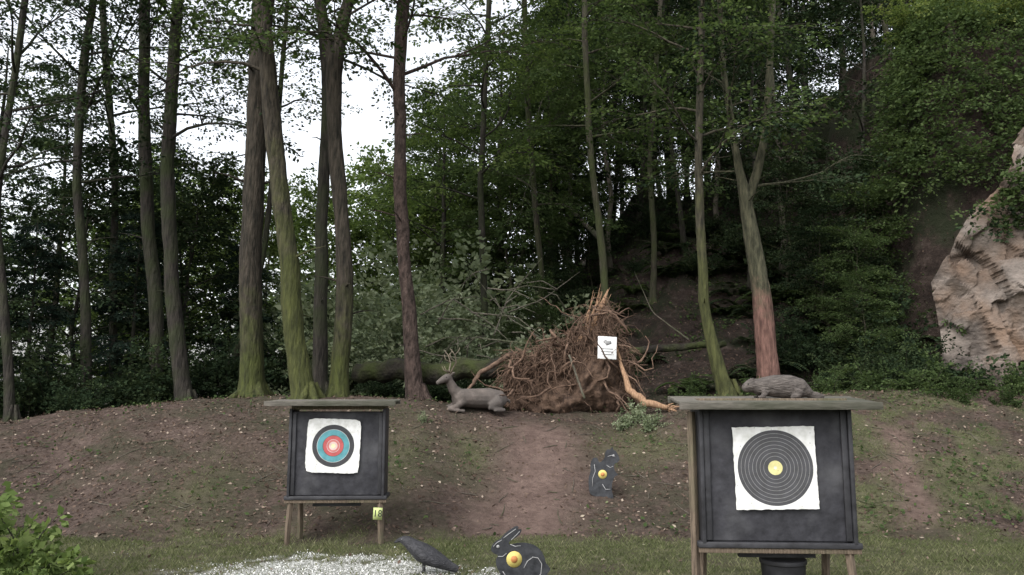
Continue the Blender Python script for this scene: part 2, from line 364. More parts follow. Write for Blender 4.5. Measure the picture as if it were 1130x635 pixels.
hero('maple_tree',[(851,418,24),(840,330,22),(829,265,19),(823,220,15),(814,180,9),(806,130,8)],16.2,BK_redfoot,'leaning maple with bare reddish lower trunk and mossy fork',seed=6,t0=.45,n=16,Lmax=2.2,leafm=LF_dark,fork=[[(823,225,12),(836,190,10),(846,140,9),(850,60,8)]],ext=4)
hero('maple_tree',[(806,441,17),(786,385,14),(776,330,12),(772,240,10),(770,160,9),(775,60,8)],15.4,heightbark('bark_moss_foot_b',((.022,.025,.009),(.075,.08,.028)),((.014,.013,.009),(.07,.062,.042)),2.2,4),'slim moss covered maple trunk curving from the bank',seed=7,t0=.36,n=22,Lmax=2.2,leafm=LF_mid)
hero('birch_tree',[(672,330,10),(667,300,9),(655,200,8),(648,120,8),(645,20,7)],18.2,BK_moss,'thin pale bent tree standing behind the root mass',seed=8,t0=.42,n=20,Lmax=2.3)
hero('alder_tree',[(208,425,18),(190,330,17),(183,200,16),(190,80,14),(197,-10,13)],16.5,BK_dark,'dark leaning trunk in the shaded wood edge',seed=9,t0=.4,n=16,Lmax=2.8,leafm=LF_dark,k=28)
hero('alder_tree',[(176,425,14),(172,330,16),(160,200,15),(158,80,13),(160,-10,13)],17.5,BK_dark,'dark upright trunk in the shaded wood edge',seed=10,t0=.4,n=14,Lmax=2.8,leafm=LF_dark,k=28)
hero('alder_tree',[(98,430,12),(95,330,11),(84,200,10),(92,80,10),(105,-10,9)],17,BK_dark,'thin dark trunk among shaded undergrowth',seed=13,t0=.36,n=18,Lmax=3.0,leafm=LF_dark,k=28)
hero('alder_tree',[(240,425,7),(292,280,7),(300,200,6),(310,100,6),(318,-10,5)],19,BK_dark,'very thin leaning sapling behind the big trunks',seed=14,t0=.4,n=14,Lmax=2.2,leafm=LF_mid)
hero('alder_tree',[(15,455,11),(5,350,10),(-6,230,9),(10,120,8),(30,-10,8)],15,BK_dark,'thin dark trunk leaning at the wood edge',seed=15,t0=.34,n=20,Lmax=2.8,leafm=LF_dark,k=30)
hero('alder_tree',[(130,430,9),(125,330,9),(128,200,8),(118,80,8),(112,-10,8)],19,BK_dark,'thin dark trunk among shaded undergrowth',seed=16,t0=.4,n=16,Lmax=3.0,leafm=LF_dark,k=30)
hero('alder_tree',[(538,400,8),(534,300,8),(530,200,7),(536,80,7),(540,-10,6)],20,BK_dark,'thin upright tree with light green leaves at hill foot',seed=17,t0=.34,n=28,Lmax=2.6,leafm=LF_bright,leaf=.11)
hero('alder_tree',[(590,380,8),(598,300,7),(588,200,7),(580,80,7),(578,-10,6)],22,BK_moss,'thin upright tree with light green leaves at hill foot',seed=18,t0=.3,n=30,Lmax=2.8,leafm=LF_mid,leaf=.11)
hero('alder_tree',[(720,330,7),(722,260,7),(716,180,6),(724,80,6),(730,-10,6)],22,BK_moss,'thin upright tree on the wooded slope',seed=19,t0=.25,n=30,Lmax=2.6,leafm=LF_mid,leaf=.11)
# ------------------------------------------------------------------ wood behind
g='trees of the wood behind the range'
def place(kind,tm,lst,label,cat='tree',group=g,**kw):
    for (x,y,s) in lst:
        tree_inst(kind,tm,x,y,label,cat,group,rz=rng.random()*6.28,s=s*(.93+.14*rng.random()),**kw)
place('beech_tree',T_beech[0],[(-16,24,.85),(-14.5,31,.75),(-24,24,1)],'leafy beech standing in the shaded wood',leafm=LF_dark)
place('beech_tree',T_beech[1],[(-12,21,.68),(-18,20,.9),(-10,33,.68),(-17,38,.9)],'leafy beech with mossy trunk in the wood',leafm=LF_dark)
place('beech_tree',T_beech[0],[(-.6,27.5,.9),(-1.0,34,1.1),(-2.6,39,1.0),(-2.2,26,.8)],'tall leafy beech with fresh green leaves','tree',leafm=LF_mid)
place('beech_tree',T_beech[1],[(1.6,31,.95),(-3.0,33,.9),(-4.6,41,.9)],'tall leafy beech with fresh green leaves','tree',leafm=LF_mid)
place('hazel_tree',T_small[0],[(-8.5,24,1.1),(-6.6,27,1.2),(-4.2,30,1.35),(-2.2,28,1.25),(-3.5,37,1.5),(-5.8,34,1.5),(-10.6,27,1.2),(-13,28,1.2)],'leafy green hazel in the bright clearing edge',leafm=LF_bright)
place('hazel_tree',T_small[1],[(-.3,24.5,1.2),(.6,29,1.6)],'leafy young tree at the foot of the hill',leafm=LF_mid)
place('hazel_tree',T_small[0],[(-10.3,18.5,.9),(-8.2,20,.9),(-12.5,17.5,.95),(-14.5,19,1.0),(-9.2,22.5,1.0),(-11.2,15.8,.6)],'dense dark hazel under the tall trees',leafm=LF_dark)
place('spruce_tree',T_spruce,[(-8.6,18.2,.55),(-10.2,17,.5),(-6.9,20.5,.5)],'dark young spruce in the undergrowth')
sl=[];rg=RS(77)
for y in (32,35,39,44):
    for x in np.arange(1.0,23,2.4):
        sl.append((x+rg.normal()*.5+(y-31)*.15,y+rg.normal()*.7,.8+.35*rg.random()))
sl+=[(3.3,26.5,.8),(5.6,25.5,.75),(8.3,24.5,.8),(4.6,28.6,.8),(7.4,28,.85),(10,27,.9),(11.5,23.5,.8),(6.6,22.2,.62),(2.2,28.5,.8),(9.2,21,.7)]
place('forest_tree',T_slim[0],sl[0::2],'slender tall tree in the dark hillside wood')
place('forest_tree',T_slim[1],sl[1::2],'slender tall tree in the dark hillside wood')
place('beech_tree',T_beech[0],[(12.5,24,.8),(15,21,.8),(6.2,30.5,.9),(9.5,31,.9),(3.2,32,.9)],'leafy beech growing on the steep wooded slope',leafm=LF_dark)
place('beech_tree',T_beech[1],[(1.3,26.5,.68)],'leafy beech at the edge of the slope',leafm=LF_mid)
place('hazel_tree',T_small[1],[(7.3,18.4,.62),(8.3,19.5,.8),(7.4,21.5,.7),(5.0,29.5,.7),(3.0,29.8,.7),(7.2,29.5,.8),(1.2,23.5,.55),(2.6,26.0,.45)],'low spreading young beech on the rocky slope',leafm=LF_dark)
place('hazel_tree',T_small[1],[(7.4,17.2,.6),(8.2,18.6,.7),(7.2,16.2,.42),(.6,20.6,.5)],'young beech with layered sprays over the rock',leafm=LF_mid)
place('fallen_tree_crown',B_big[0],[(-3.0,19.0,1.15),(-1.9,18.4,.9),(-3.3,20.6,1.5),(-1.2,18.9,.95),(-.5,19.6,1.2),(-4.0,20.2,1.3),(-2.0,21,1.7),(-3.9,22.8,2.0),(-.8,21.8,1.4),(-2.6,19.6,1.4)],'pale grey green leafy crown of a fallen tree','bush','pale leafy bushes behind the bank',part='stems',leafm=LF_pale)
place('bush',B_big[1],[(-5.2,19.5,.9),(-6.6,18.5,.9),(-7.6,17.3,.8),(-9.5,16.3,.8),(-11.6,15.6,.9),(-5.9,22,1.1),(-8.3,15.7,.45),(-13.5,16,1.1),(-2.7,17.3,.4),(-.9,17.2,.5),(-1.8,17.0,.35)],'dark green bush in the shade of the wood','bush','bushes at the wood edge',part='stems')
place('bush',B_big[0],[(.2,18.6,.6),(1.4,18.9,.5),(2.5,18.4,.35),(6.9,16.2,.5),(7.4,15.6,.5),(6.3,17.5,.55),(7.7,17.2,.8),(2.2,22.5,.5),(7.8,16.0,.55),(.4,21.5,.6),(.9,24.5,.7),(1.8,25.2,.6),(3.4,27.8,.6),(4.9,27.2,.6),(6.4,26.5,.6),(5.4,23.4,.4),(7.0,24,.7),(3.9,24.6,.3)],'green bush growing at the foot of the slope','bush','bushes at the foot of the slope',part='stems',leafm=LF_dark)
place('bush',B_big[0],[(10.9,18.6,.8),(12.4,18.6,.9),(9.9,18.4,.6),(13.4,18.0,.8),(11.4,17.9,.6)],'yellow green shrub hanging over the rock face','bush','shrubs on top of the rock',part='stems',leafm=LF_yel)
place('shrub',B_small[0],[(6.6,14.8,.8),(7.2,14.5,.8),(7.9,14.4,.7),(8.7,14.1,.6),(5.9,15.2,.7),(9.4,14.1,.6),(7.6,13.9,.5),(8.3,13.6,.5),(4.6,15.4,.5),(3.3,15.6,.5),(3.6,16.2,.7),(7.9,15.2,.9),(7.8,15.9,1.1)],'low green shrub at the foot of the rock','bush','low shrubs along the bank',part='stems')
place('shrub',B_small[0],[(1.9,13.6,.5),(2.3,13.4,.45),(2.15,13.9,.4),(4.2,12.8,.3),(-1.4,13.0,.25)],'small pale ivy clump growing on the bare bank','bush','ivy clumps on the bank',part='stems',leafm=LF_pale)
rg=RS(31);fl=[]
while len(fl)<90:
    x=rg.uniform(1.0,9.0);y=rg.uniform(16.6,27)
    if abs(x-3.8)<1.0 and rg.random()<.6: continue
    fl.append((x,y,.8+.7*rg.random()))
fl+=[(6.9,15.6,1.1),(7.7,15.0,1.2),(8.3,14.7,.9),(6.2,15.9,1),(7.3,14.9,.9),(9.0,14.3,.7),(7.9,15.5,1.4),(7.6,15.8,1.3)]
place('fern',FERN[0],fl[0::2],'arching green fern growing in the leaf litter','fern','ferns on the wooded slope',part='stems')
place('fern',FERN[1],fl[1::2],'arching green fern growing in the leaf litter','fern','ferns on the wooded slope',part='stems',leafm=LF_dark)
fb=bushmesh('front_bush',61,.8,.75,LF_bright,n=40,k=17,leaf=.085,sl=(.12,.3))
place('bush',fb,[(-4.05,6.5,.92),(-3.5,6.1,.5),(-4.9,7.3,1.0)],'bright green leafy bramble bush beside the grass','bush','bramble bushes by the grass',part='stems')
# distant wood
rg=RS(3)
O=[];D=[];Ls=[]
for i in range(3000):
    x=-60+95*rg.random();y=48+25*rg.random();ht=(9+5*fbm(x*.15,y*.15,8))*(1 if x>-12 else 1.35);z=-1+ht*rg.random()**.8
    if x>8: continue
    O.append((x,y,z));a=rg.random()*6.28;D.append((math.cos(a),math.sin(a),.1));Ls.append(1.6+1.8*rg.random())
V,Q,S=sprays(O,D,Ls,26,.42,rg,tilt=.7)
obj('distant_wood',make_mesh('distant_wood',V,Q,attr=S,mats=[LF_mid]),kind='stuff',label='far off green wood beyond the clearing')
# ------------------------------------------------------------------ ground
xs=np.unique(np.concatenate([np.linspace(-400,-40,14),np.linspace(-40,-13,40),np.linspace(-13,13,300),np.linspace(13,40,50),np.linspace(40,400,14)]))
ys=np.unique(np.concatenate([np.linspace(-100,0,12),np.linspace(0,6,20),np.linspace(6,19,190),np.linspace(19,50,160),np.linspace(50,600,30)]))
X,Y=np.meshgrid(xs,ys);Z=H(X,Y)
V=np.stack([X,Y,Z],-1).reshape(-1,3);nx=len(xs);ny=len(ys)
i=np.arange(ny-1)[:,None]*nx;j=np.arange(nx-1)[None,:];Q=np.stack([i+j,i+j+1,i+nx+j+1,i+nx+j],-1).reshape(-1,4)
def pathmask(x,y):
    n=fbm(x*2,y*2,41)-.5
    c=.35+.15*np.sin(y*1.1);p=np.exp(-((x-c+.5*n)/.6)**2)*sm((y-9.4)/.8)*sm((14-y)/1)
    c2=5.15+.32*(y-10.5);p2=np.exp(-((x-c2+.3*n)/.3)**2)*sm((y-9.7)/.4)*sm((13.2-y)/.8)
    return np.clip(np.maximum(p,p2)*(1.15+n),0,1)
def grassmask(x,y):
    n=fbm(x*1.3,y*1.3,31);n2=fbm(x*4,y*4,33)
    g=sm((10.0-y+1.5*(n-.5)+1.0*(n2-.5))/.9)
    right=sm((x-3.6+.8*(n-.5))/1)*(sm((n*.6+n2*.4-.43)*6))*sm((15-y)/1.5)*.9
    pat=.8*np.exp(-((x+.6)**2/.12+(y-12.3)**2/.5))+.8*np.exp(-((x-2.0)**2/.5+(y-12.7)**2/.5))+.5*np.exp(-((x+1.6)**2/.15+(y-11.6)**2/3))+.5*np.exp(-((x+4.2)**2/.3+(y-11.)**2/1))
    return np.clip(np.maximum(np.maximum(g*(.45+.55*sm((n2*.5+n*.5-.3)*5)),right),pat*(.4+1.2*n2)),0,1)*(1-pathmask(x,y)*.9)
def whitemask(x,y):
    n=fbm(x*2.2,y*2.2,51)-.5;n2=fbm(x*9,y*9,52)-.5
    e=1-((x+1.75)/1.6)**2-((y-7.6)/1.1)**2
    return sm((e+1.1*n+1.4*n2)*1.8)
ga=grassmask(X,Y).ravel();pa=pathmask(X,Y).ravel();wa=whitemask(X,Y).ravel()
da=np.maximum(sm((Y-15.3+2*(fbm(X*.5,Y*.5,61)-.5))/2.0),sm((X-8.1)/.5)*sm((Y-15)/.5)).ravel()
m,nt,N,L=nm('ground_soil')
def att(n):
    a=N.new('ShaderNodeAttribute');a.attribute_name=n;return a.outputs['Fac']
tc=N.new('ShaderNodeTexCoord')
def noise(sc,det=6,ro=.65):
    n=N.new('ShaderNodeTexNoise');n.inputs['Scale'].default_value=sc;n.inputs['Detail'].default_value=det;n.inputs['Roughness'].default_value=ro
    L.new(tc.outputs['Object'],n.inputs['Vector']);return n.outputs['Fac']
def mix(f,a,b,t='MIX'):
    x=N.new('ShaderNodeMixRGB');x.blend_type=t
    for s,v in zip(x.inputs,(f,a,b)):
        if isinstance(v,(int,float)): s.default_value=v
        elif isinstance(v,tuple): s.default_value=(*v,1)
        else: L.new(v,s)
    return x.outputs[0]
def rmp(f,stops):
    r=ramp(N,stops);L.new(f,r.inputs[0]);return r.outputs[0]
soil=rmp(noise(1.6,8,.72),[(.3,(.030,.022,.019)),(.52,(.072,.052,.044)),(.72,(.125,.092,.080))])
vor=N.new('ShaderNodeTexVoronoi');vor.inputs['Scale'].default_value=20;vor.inputs['Randomness'].default_value=1;L.new(tc.outputs['Object'],vor.inputs['Vector'])
lit=mix(.35,soil,rmp(vor.outputs['Color'],[(.1,(.028,.021,.017)),(.5,(.072,.052,.041)),(.9,(.15,.115,.095))]))
lit=mix(rmp(noise(1.1),[(.46,(0,0,0)),(.60,(.6,.6,.6))]),lit,(.042,.045,.026))
path=rmp(noise(5,8,.7),[(.3,(.08,.054,.046)),(.7,(.175,.125,.105))])
c=mix(att('pathm'),lit,path)
gr=rmp(noise(5,8,.7),[(.3,(.045,.048,.026)),(.5,(.080,.084,.042)),(.7,(.13,.115,.08))])
c=mix(att('grassm'),c,gr)
c=mix(att('whitem'),c,rmp(noise(45),[(.38,(.16,.17,.13)),(.62,(.5,.5,.48))]))
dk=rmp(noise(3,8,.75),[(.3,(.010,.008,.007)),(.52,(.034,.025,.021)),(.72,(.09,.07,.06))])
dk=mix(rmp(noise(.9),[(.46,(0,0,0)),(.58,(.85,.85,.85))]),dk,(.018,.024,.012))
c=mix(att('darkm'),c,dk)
p=N.new('ShaderNodeBsdfPrincipled');p.inputs['Roughness'].default_value=.95;p.inputs['Specular IOR Level'].default_value=.12;L.new(c,p.inputs['Base Color'])
b=N.new('ShaderNodeBump');b.inputs['Strength'].default_value=1;b.inputs['Distance'].default_value=.08;L.new(noise(9,8,.75),b.inputs['Height']);L.new(b.outputs[0],p.inputs['Normal'])
o=N.new('ShaderNodeOutputMaterial');L.new(p.outputs[0],o.inputs[0])
obj('ground',make_mesh('ground',V,Q,smooth=True,mats=[m],attrs={'grassm':ga,'pathm':pa,'whitem':wa,'darkm':da}),kind='structure',label='grassy range floor rising to a bare earth bank')
def nrm(x,y):
    e=.05;hx=(H(x+e,y)-H(x-e,y))/(2*e);hy=(H(x,y+e)-H(x,y-e))/(2*e)
    return unit(np.stack([-hx,-hy,np.ones_like(hx)],-1))
rg=RS(101)
x=rg.uniform(-9,9,420000);y=5.2+9.8*rg.random(420000)**1.1
keep=(rg.random(len(x))<grassmask(x,y)*(1-.85*whitemask(x,y))*np.where(y>10.2,.5,1)*(.05+1.2*fbm(x*3,y*3,71)**1.3))&(np.abs(x)<y*.75+.5)
x=x[keep][:140000];y=y[keep][:140000];n=len(x);z=H(x,y)
a=rg.random(n)*6.28;D=np.stack([np.cos(a)*.8,np.sin(a)*.8,np.ones(n)],-1);Nn=np.stack([np.sin(a),-np.cos(a),.1*np.ones(n)],-1)+rg.normal(size=(n,3))*.4
ln=(.02+.055*rg.random(n)*fbm(x*1.5,y*1.5,72)*1.7)
V,Q=leafarr(np.stack([x,y,z-.004],-1),D,Nn,ln,.006+.004*rg.random(n))
obj('grass',make_mesh('grass',V,Q,attr=np.repeat(np.clip(.1+.8*fbm(x*1.6,y*1.6,73)+.2*rg.normal(size=n),0,1),4),mats=[LF_grass]),kind='stuff',label='short trampled grass on the range floor')
x=rg.uniform(-12,12,190000);y=rg.uniform(7.0,26,190000)
keep=(rg.random(len(x))<(.2+1.1*fbm(x*1.6,y*1.6,81)**1.5)*(1-.75*pathmask(x,y))*(1-.6*grassmask(x,y))*np.where(y<9.6,.12,1))
x=x[keep][:70000];y=y[keep][:70000];n=len(x);Nn=unit(nrm(x,y)+rg.normal(size=(n,3))*.4);D=np.cross(Nn,rg.normal(size=(n,3)));l=.025+.045*rg.random(n)
V,Q=leafarr(np.stack([x,y,H(x,y)+.010],-1),D,Nn,l,l*.6)
shl=np.clip(.12+rg.beta(1.3,3.1,size=n)*.75+.35*(rg.random(n)<.03),0,1)*np.where(y>15.5,.8,1)
obj('leaf_litter',make_mesh('leaf_litter',V,Q,attr=np.repeat(shl,4),mats=[LF_litter]),kind='stuff',label='dry fallen leaves scattered over the bank')
x=rg.uniform(-9,11,110000);y=rg.uniform(9.8,29,110000)
cov=sm((fbm(x*1.1,y*1.1,91)-.52)*8)*(.25+.75*sm((x-3.2)/1.5))*(1-pathmask(x,y))*np.where(y>16,.6,1)+.8*sm((x-5.5)/1.5)*sm((y-13.4)/.7)*(y<18)+grassmask(x,y)*.3*(y>10)+.5*sm((y-23)/2)*(x>0)
keep=rg.random(len(x))<cov*.6
x=x[keep];y=y[keep];n=len(x);Nn=unit(np.array([0,-.2,1.])+rg.normal(size=(n,3))*.5);D=np.cross(Nn,rg.normal(size=(n,3)));l=(.03+.05*rg.random(n))*np.where(y>18,1.6,1)
V,Q=leafarr(np.stack([x,y,H(x,y)+.01+.07*rg.random(n)],-1),D,Nn,l,l*.7)
obj('ground_cover',make_mesh('ground_cover',V,Q,attr=np.repeat(np.clip(.5+.25*rg.normal(size=n),0,1),4),mats=[LF_mid]),kind='stuff',label='low green weeds and ivy on the bank')
M_chip=stdmat('white_chip',(.42,.42,.40),(.70,.70,.68),20,.9,.2)
x=rg.uniform(-4.2,.6,90000);y=rg.uniform(6.0,9.2,90000)
keep=rg.random(len(x))<whitemask(x,y)**1.3*.55+.003
x=x[keep];y=y[keep];n=len(x)
l=.007+.012*rg.random(n)**2;Nn=unit(np.array([0,0,1.])+rg.normal(size=(n,3))*.5);D=np.cross(Nn,rg.normal(size=(n,3)))
V,Q=leafarr(np.stack([x,y,H(x,y)+.008+.008*rg.random(n)],-1),D,Nn,l,l*.8)
obj('white_gravel',make_mesh('white_gravel',V,Q,mats=[M_chip]),kind='stuff',label='patch of fine white gravel strewn on grass')
mb=MB()
for k in range(340):
    x=rg.uniform(-8,9);y=rg.uniform(10,17);a=rg.random()*6.28;l=.1+.35*rg.random()
    P=[];
    for t in np.linspace(-.5,.5,4):
        xx=x+math.cos(a)*l*t+rg.normal()*.01;yy=y+math.sin(a)*l*t;P.append((xx,yy,Hs(xx,yy)+.012))
    mb.tube(P,[.004,.006,.005,.003],4)
obj('fallen_twigs',mb.mesh('fallen_twigs',[BK_pale],True),kind='stuff',label='thin dry twigs scattered over the bank')
# ------------------------------------------------------------------ rock face
rg=RS(9)
ns,nz=300,300
s=np.linspace(0,7.5,ns);zt=np.interp(s,[0,.25,.6,1.0,1.5,2.2,7.5],[4.0,4.4,5.2,5.7,6.6,7.6,8.6])+.35*(fbm(s*2.5,s*0,77)-.5)
S_=np.tile(s,(nz,1));Z_=1.3+(zt-1.3)[None,:]*np.linspace(0,1,nz)[:,None]
def facets(ncell,seed,sx=1.,sz=1.,amp=.3,til=.3,shear=.3,warp=.06):
    r=RS(seed);sd=np.stack([r.uniform(-.5,8,ncell),r.uniform(.8,9,ncell)],-1);of=r.random(ncell)*amp;a=r.normal(size=ncell)*til;b=r.normal(size=ncell)*til
    ws=(S_+warp*(fbm(S_*3.5,Z_*3.5,seed)-.5)).ravel();wz=(Z_+warp*(fbm(S_*3.5,Z_*3.5,seed+1)-.5)).ravel()
    best=np.full(ws.shape,1e9);k=np.zeros(ws.shape,int)
    for q in range(ncell):
        ds=np.abs((ws-sd[q,0])*sx+shear*(wz-sd[q,1]))+np.abs((wz-sd[q,1])*sz-shear*.5*(ws-sd[q,0]))
        mk=ds<best;best[mk]=ds[mk];k[mk]=q
    return (of[k]+a[k]*(ws-sd[k,0])+b[k]*(wz-sd[k,1])).reshape(S_.shape)
dep=facets(18,3,1.2,.7,.40,.10,.25)+facets(130,4,1.6,.9,.26,.22,.30)+facets(520,5,1.4,1.1,.10,.28,-.2)+.05*fbm(S_*9,Z_*9,4)
t=S_
bx=np.where(t<.8,8.62+.75*t,8.62+.6+(t-.8)*1.0);by=np.where(t<.8,15.9-.9*t,15.18-(t-.8)*.10)
w_=sm(t/1.0);nxn=-.6*(1-w_)-.12*w_;nyn=-.8*(1-w_)-.98*w_
lean=(Z_-1.3)*.14
V=np.stack([bx+nxn*dep*.9+lean*.2,by+nyn*dep*.9+lean,Z_],-1).reshape(-1,3)
i=np.arange(nz-1)[:,None]*ns;j=np.arange(ns-1)[None,:];Q=np.stack([i+j,i+j+1,i+ns+j+1,i+ns+j],-1).reshape(-1,4)
M_rock=stdmat('rock',(.045,.038,.034),(.23,.195,.17),1.6,.95,1,(1,1,1.3),c3=(.15,.10,.07),c3th=.58,c3scale=1.1,bdist=.05,bscale=9,detail=12)
obj('rock_face',make_mesh('rock_face',V,Q,mats=[M_rock]),kind='structure',label='fractured grey brown quarry rock face beside the bank')
RV=V.reshape(nz,ns,3)
rg=RS(44)
x=rg.uniform(7.8,15,16000);y=rg.uniform(15.2,19.2,16000);nv=nrm(x,y);sl_=np.sqrt(1/np.clip(nv[:,2],.05,1)**2-1);zz=H(x,y)
keep=(rg.random(len(x))<np.clip(.10+sl_*.08,0,.7)*(.5+1.0*fbm(x*1.2,y*1.2,95)))&~((x>8.7)&(zz<6.3))
x=x[keep][:2600];y=y[keep][:2600];nv=nv[keep][:2600]
O=np.stack([x,y,H(x,y)],-1)+nv*.1;D=nv*.8+rg.normal(size=nv.shape)*.5+[0,-.2,0]
ii=rg.integers(0,nz,5200);jj=rg.integers(0,ns,5200);hz=RV[ii,jj,2];ed=np.exp(-jj/ns/.02)
nz_=fbm(RV[ii,jj,0]*1.4,RV[ii,jj,2]*1.4,66)
kp=rg.random(5200)<np.clip(sm((hz-4.9)/1.6)*sm((nz_-.42)*7)*.8+ed*.35*sm((nz_-.4)*5)+sm((2.5-hz)*3)*.4+sm((nz_-.62)*8)*.4,0,1)
O2=RV[ii[kp],jj[kp]]+[-.03,-.08,0];D2=np.array([-.3,-1,.15])+rg.normal(size=O2.shape)*.5
OO=np.vstack([O,O2]);DD=np.vstack([D,D2]);Ls=np.concatenate([.35+.6*rg.random(len(O)),.2+.35*rg.random(len(O2))])
up_=(OO[:,2]>5.2)|(rg.random(len(OO))<.2)
for msk,mt_,lb in ((~up_,LF_dark,'dark trailing greenery beside the quarry rock'),(up_,LF_mid,'dense leafy greenery covering the quarry cliff top')):
    V,Q,S=sprays(OO[msk],DD[msk],Ls[msk],26,.09,rg,tilt=.7,droop=.5)
    obj('ivy',make_mesh('ivy',V,Q,attr=S,mats=[mt_]),kind='stuff',label=lb)
# ------------------------------------------------------------------ uprooted tree
M_root=stdmat('root_soil',(.028,.017,.012),(.115,.073,.05),9,.95,1,bdist=.05)
M_root2=stdmat('root_bark',(.04,.025,.018),(.18,.115,.08),12,.9,.6)
M_wood=stdmat('torn_wood',(.15,.085,.05),(.38,.24,.145),14,.8,.6,(4,4,.5))
rg=RS(15)
rc=W(628,400,14.9);gz=Hs(rc[0],14.9);org=np.array([rc[0],14.9,gz])
e=obj('uprooted_tree',None,None,org,label='root plate of an uprooted tree with hanging roots',category='tree');e.empty_display_size=.3
def prof_h(x): return np.interp(x,[-1.2,-1.0,-.7,-.35,0,.4,.62,.85,1.15,1.3],[.75,1.15,1.05,1.35,1.4,1.85,2.05,1.6,.9,.2])
n1,n2=70,44
U,Vv=np.meshgrid(np.linspace(-1.2,1.3,n1),np.linspace(0,1,n2))
hh=prof_h(U)
front=-.42*np.sin(math.pi*np.clip(Vv,0,1)**.7)*np.sqrt(np.clip(1-(U/1.45)**2,0,1))-.6*(fbm(U*3,Vv*4,2)-.4)-.16*fbm(U*11,Vv*13,6)
V=np.stack([U+.1*(fbm(U*4,Vv*4,12)-.5),front,-.1+hh*Vv*.93+.16*(fbm(U*5,Vv*2,3)-.5)],-1)
Vb=V.copy();Vb[...,1]=.35-.2*fbm(U*3,Vv*3,5)*(1-Vv)
VV=np.vstack([V.reshape(-1,3),Vb.reshape(-1,3)])
i=np.arange(n2-1)[:,None]*n1;j=np.arange(n1-1)[None,:];q=np.stack([i+j,i+j+1,i+n1+j+1,i+n1+j],-1).reshape(-1,4)
nn=n1*n2;QQ=[q,q[:,::-1]+nn]
top=np.arange((n2-1)*n1,(n2-1)*n1+n1-1);QQ.append(np.stack([top,top+1,top+1+nn,top+nn],-1))
lft=np.arange(0,(n2-1)*n1,n1);QQ.append(np.stack([lft,lft+n1,lft+n1+nn,lft+nn],-1));r_=lft+n1-1;QQ.append(np.stack([r_,r_+nn,r_+n1+nn,r_+n1],-1))
obj('root_plate',make_mesh('root_plate',VV,np.vstack(QQ),mats=[M_root],smooth=True),e)
mb=MB()
for k in range(1000):
    x0=rg.uniform(-1.15,1.1);h0=float(prof_h(x0));z0=h0*(.15+.88*rg.random()**.7);y0=-.25-.3*rg.random()
    big=rg.random()<.07
    d=unit(np.array([rg.normal()*.8+x0*.25,-.45-.5*rg.random(),rg.normal()*.5+.05]));l=(.25+.5*rg.random()) if not big else .7+.6*rg.random();P=[np.array([x0,y0+.1,z0])]
    for s_ in range(7):
        d=unit(d+rg.normal(size=3)*.42+np.array([0,.16,-.36 if not big else -.12]));p_=P[-1]+d*l/7
        p_[2]=max(p_[2],-.02);P.append(p_)
    r0=(.004+.006*rg.random()) if not big else .014+.024*rg.random()
    mb.tube(P,np.linspace(r0,r0*.25,8),5,rough=.3,rng=rg)
for k in range(130):
    x0=rg.uniform(-1.15,1.0);h0=float(prof_h(x0));d=unit(np.array([rg.normal()*.9-.2,rg.normal()*.3,.7]));P=[np.array([x0,-.1,h0*.85])];l=.3+.45*rg.random()
    for s_ in range(6):
        d=unit(d+rg.normal(size=3)*.35+[0,0,-.12]);P.append(P[-1]+d*l/6)
    mb.tube(P,np.linspace(.010,.003,7),5)
obj('roots',mb.mesh('roots',[M_root2],True),e)
mb=MB();rg=RS(6)
b0=W(655,362,14.8)-org;b1=W(671,320,14.8)-org
mb.tube([b0+[-.25,0,-.35],b0,b0+(b1-b0)*.5,b1],[.15,.11,.06,.01],9,rough=.35,rng=rg)
for k in range(22):
    q=b0+rg.normal(size=3)*.07;mb.tube([q,q+(b1-b0)*(.4+.7*rg.random())+rg.normal(size=3)*.06],[.022,.003],4)
obj('torn_trunk',mb.mesh('torn_trunk',[M_wood],False),e)
def stick(name,pl,rad,mat,label,cat='log',n=9,d=14.4,rough=.2,splin=0,jit=.25):
    P=[]
    for px,py,dd in pl: P.append(W(px,py,dd))
    P=np.array(P);org=P.mean(0);org[2]=min(P[:,2]);mb=MB();P=P-org
    tt=np.linspace(0,1,16);PP=np.stack([np.interp(tt,np.linspace(0,1,len(P)),P[:,i]) for i in range(3)],1);R=np.interp(tt,np.linspace(0,1,len(rad)),rad)
    PP[1:-1]+=rg.normal(size=(14,3))*R[1:-1,None]*jit
    mb.tube(PP,R,n,rough=rough,rng=rg,cap=True)
    for k in range(splin):
        q=PP[0]+rg.normal(size=3)*rad[0]*.5;mb.tube([q,q+(PP[0]-PP[3])*(.3+.8*rg.random())+rg.normal(size=3)*.03],[.02,.002],4)
        q=PP[-1]+rg.normal(size=3)*rad[-1]*.5;mb.tube([q,q+(PP[-1]-PP[-4])*(.2+.6*rg.random())+rg.normal(size=3)*.04],[.02,.002],4)
    return obj(name,mb.mesh(name,[mat],True),None,org,label=label,category=cat)
stick('broken_limb',[(684,398,14.3),(694,430,14.1),(712,445,14.0),(738,450,14.0)],[.025,.06,.07,.045],M_wood,'splintered orange torn limb lying by the roots',splin=9,jit=.12)
stick('broken_limb',[(512,436,14.3),(530,412,14.5),(566,390,14.8)],[.02,.04,.05],M_root2,'bare brown limb leaning on the root plate')
stick('broken_limb',[(628,392,14.2),(645,440,14.0)],[.02,.018],BK_pale,'pale bare stick leaning on the roots')
M_mlog=stdmat('mossy_log',(.007,.006,.005),(.026,.022,.016),7,.95,1,c3=(.030,.038,.010),c3th=.52,c3scale=2.6,bdist=.07)
stick('fallen_log',[(392,411,15.9),(430,409,15.7),(480,412,15.5),(560,404,15.3)],[.17,.20,.20,.17],M_mlog,'thick dark mossy trunk fallen behind the bank',n=18,jit=.14)
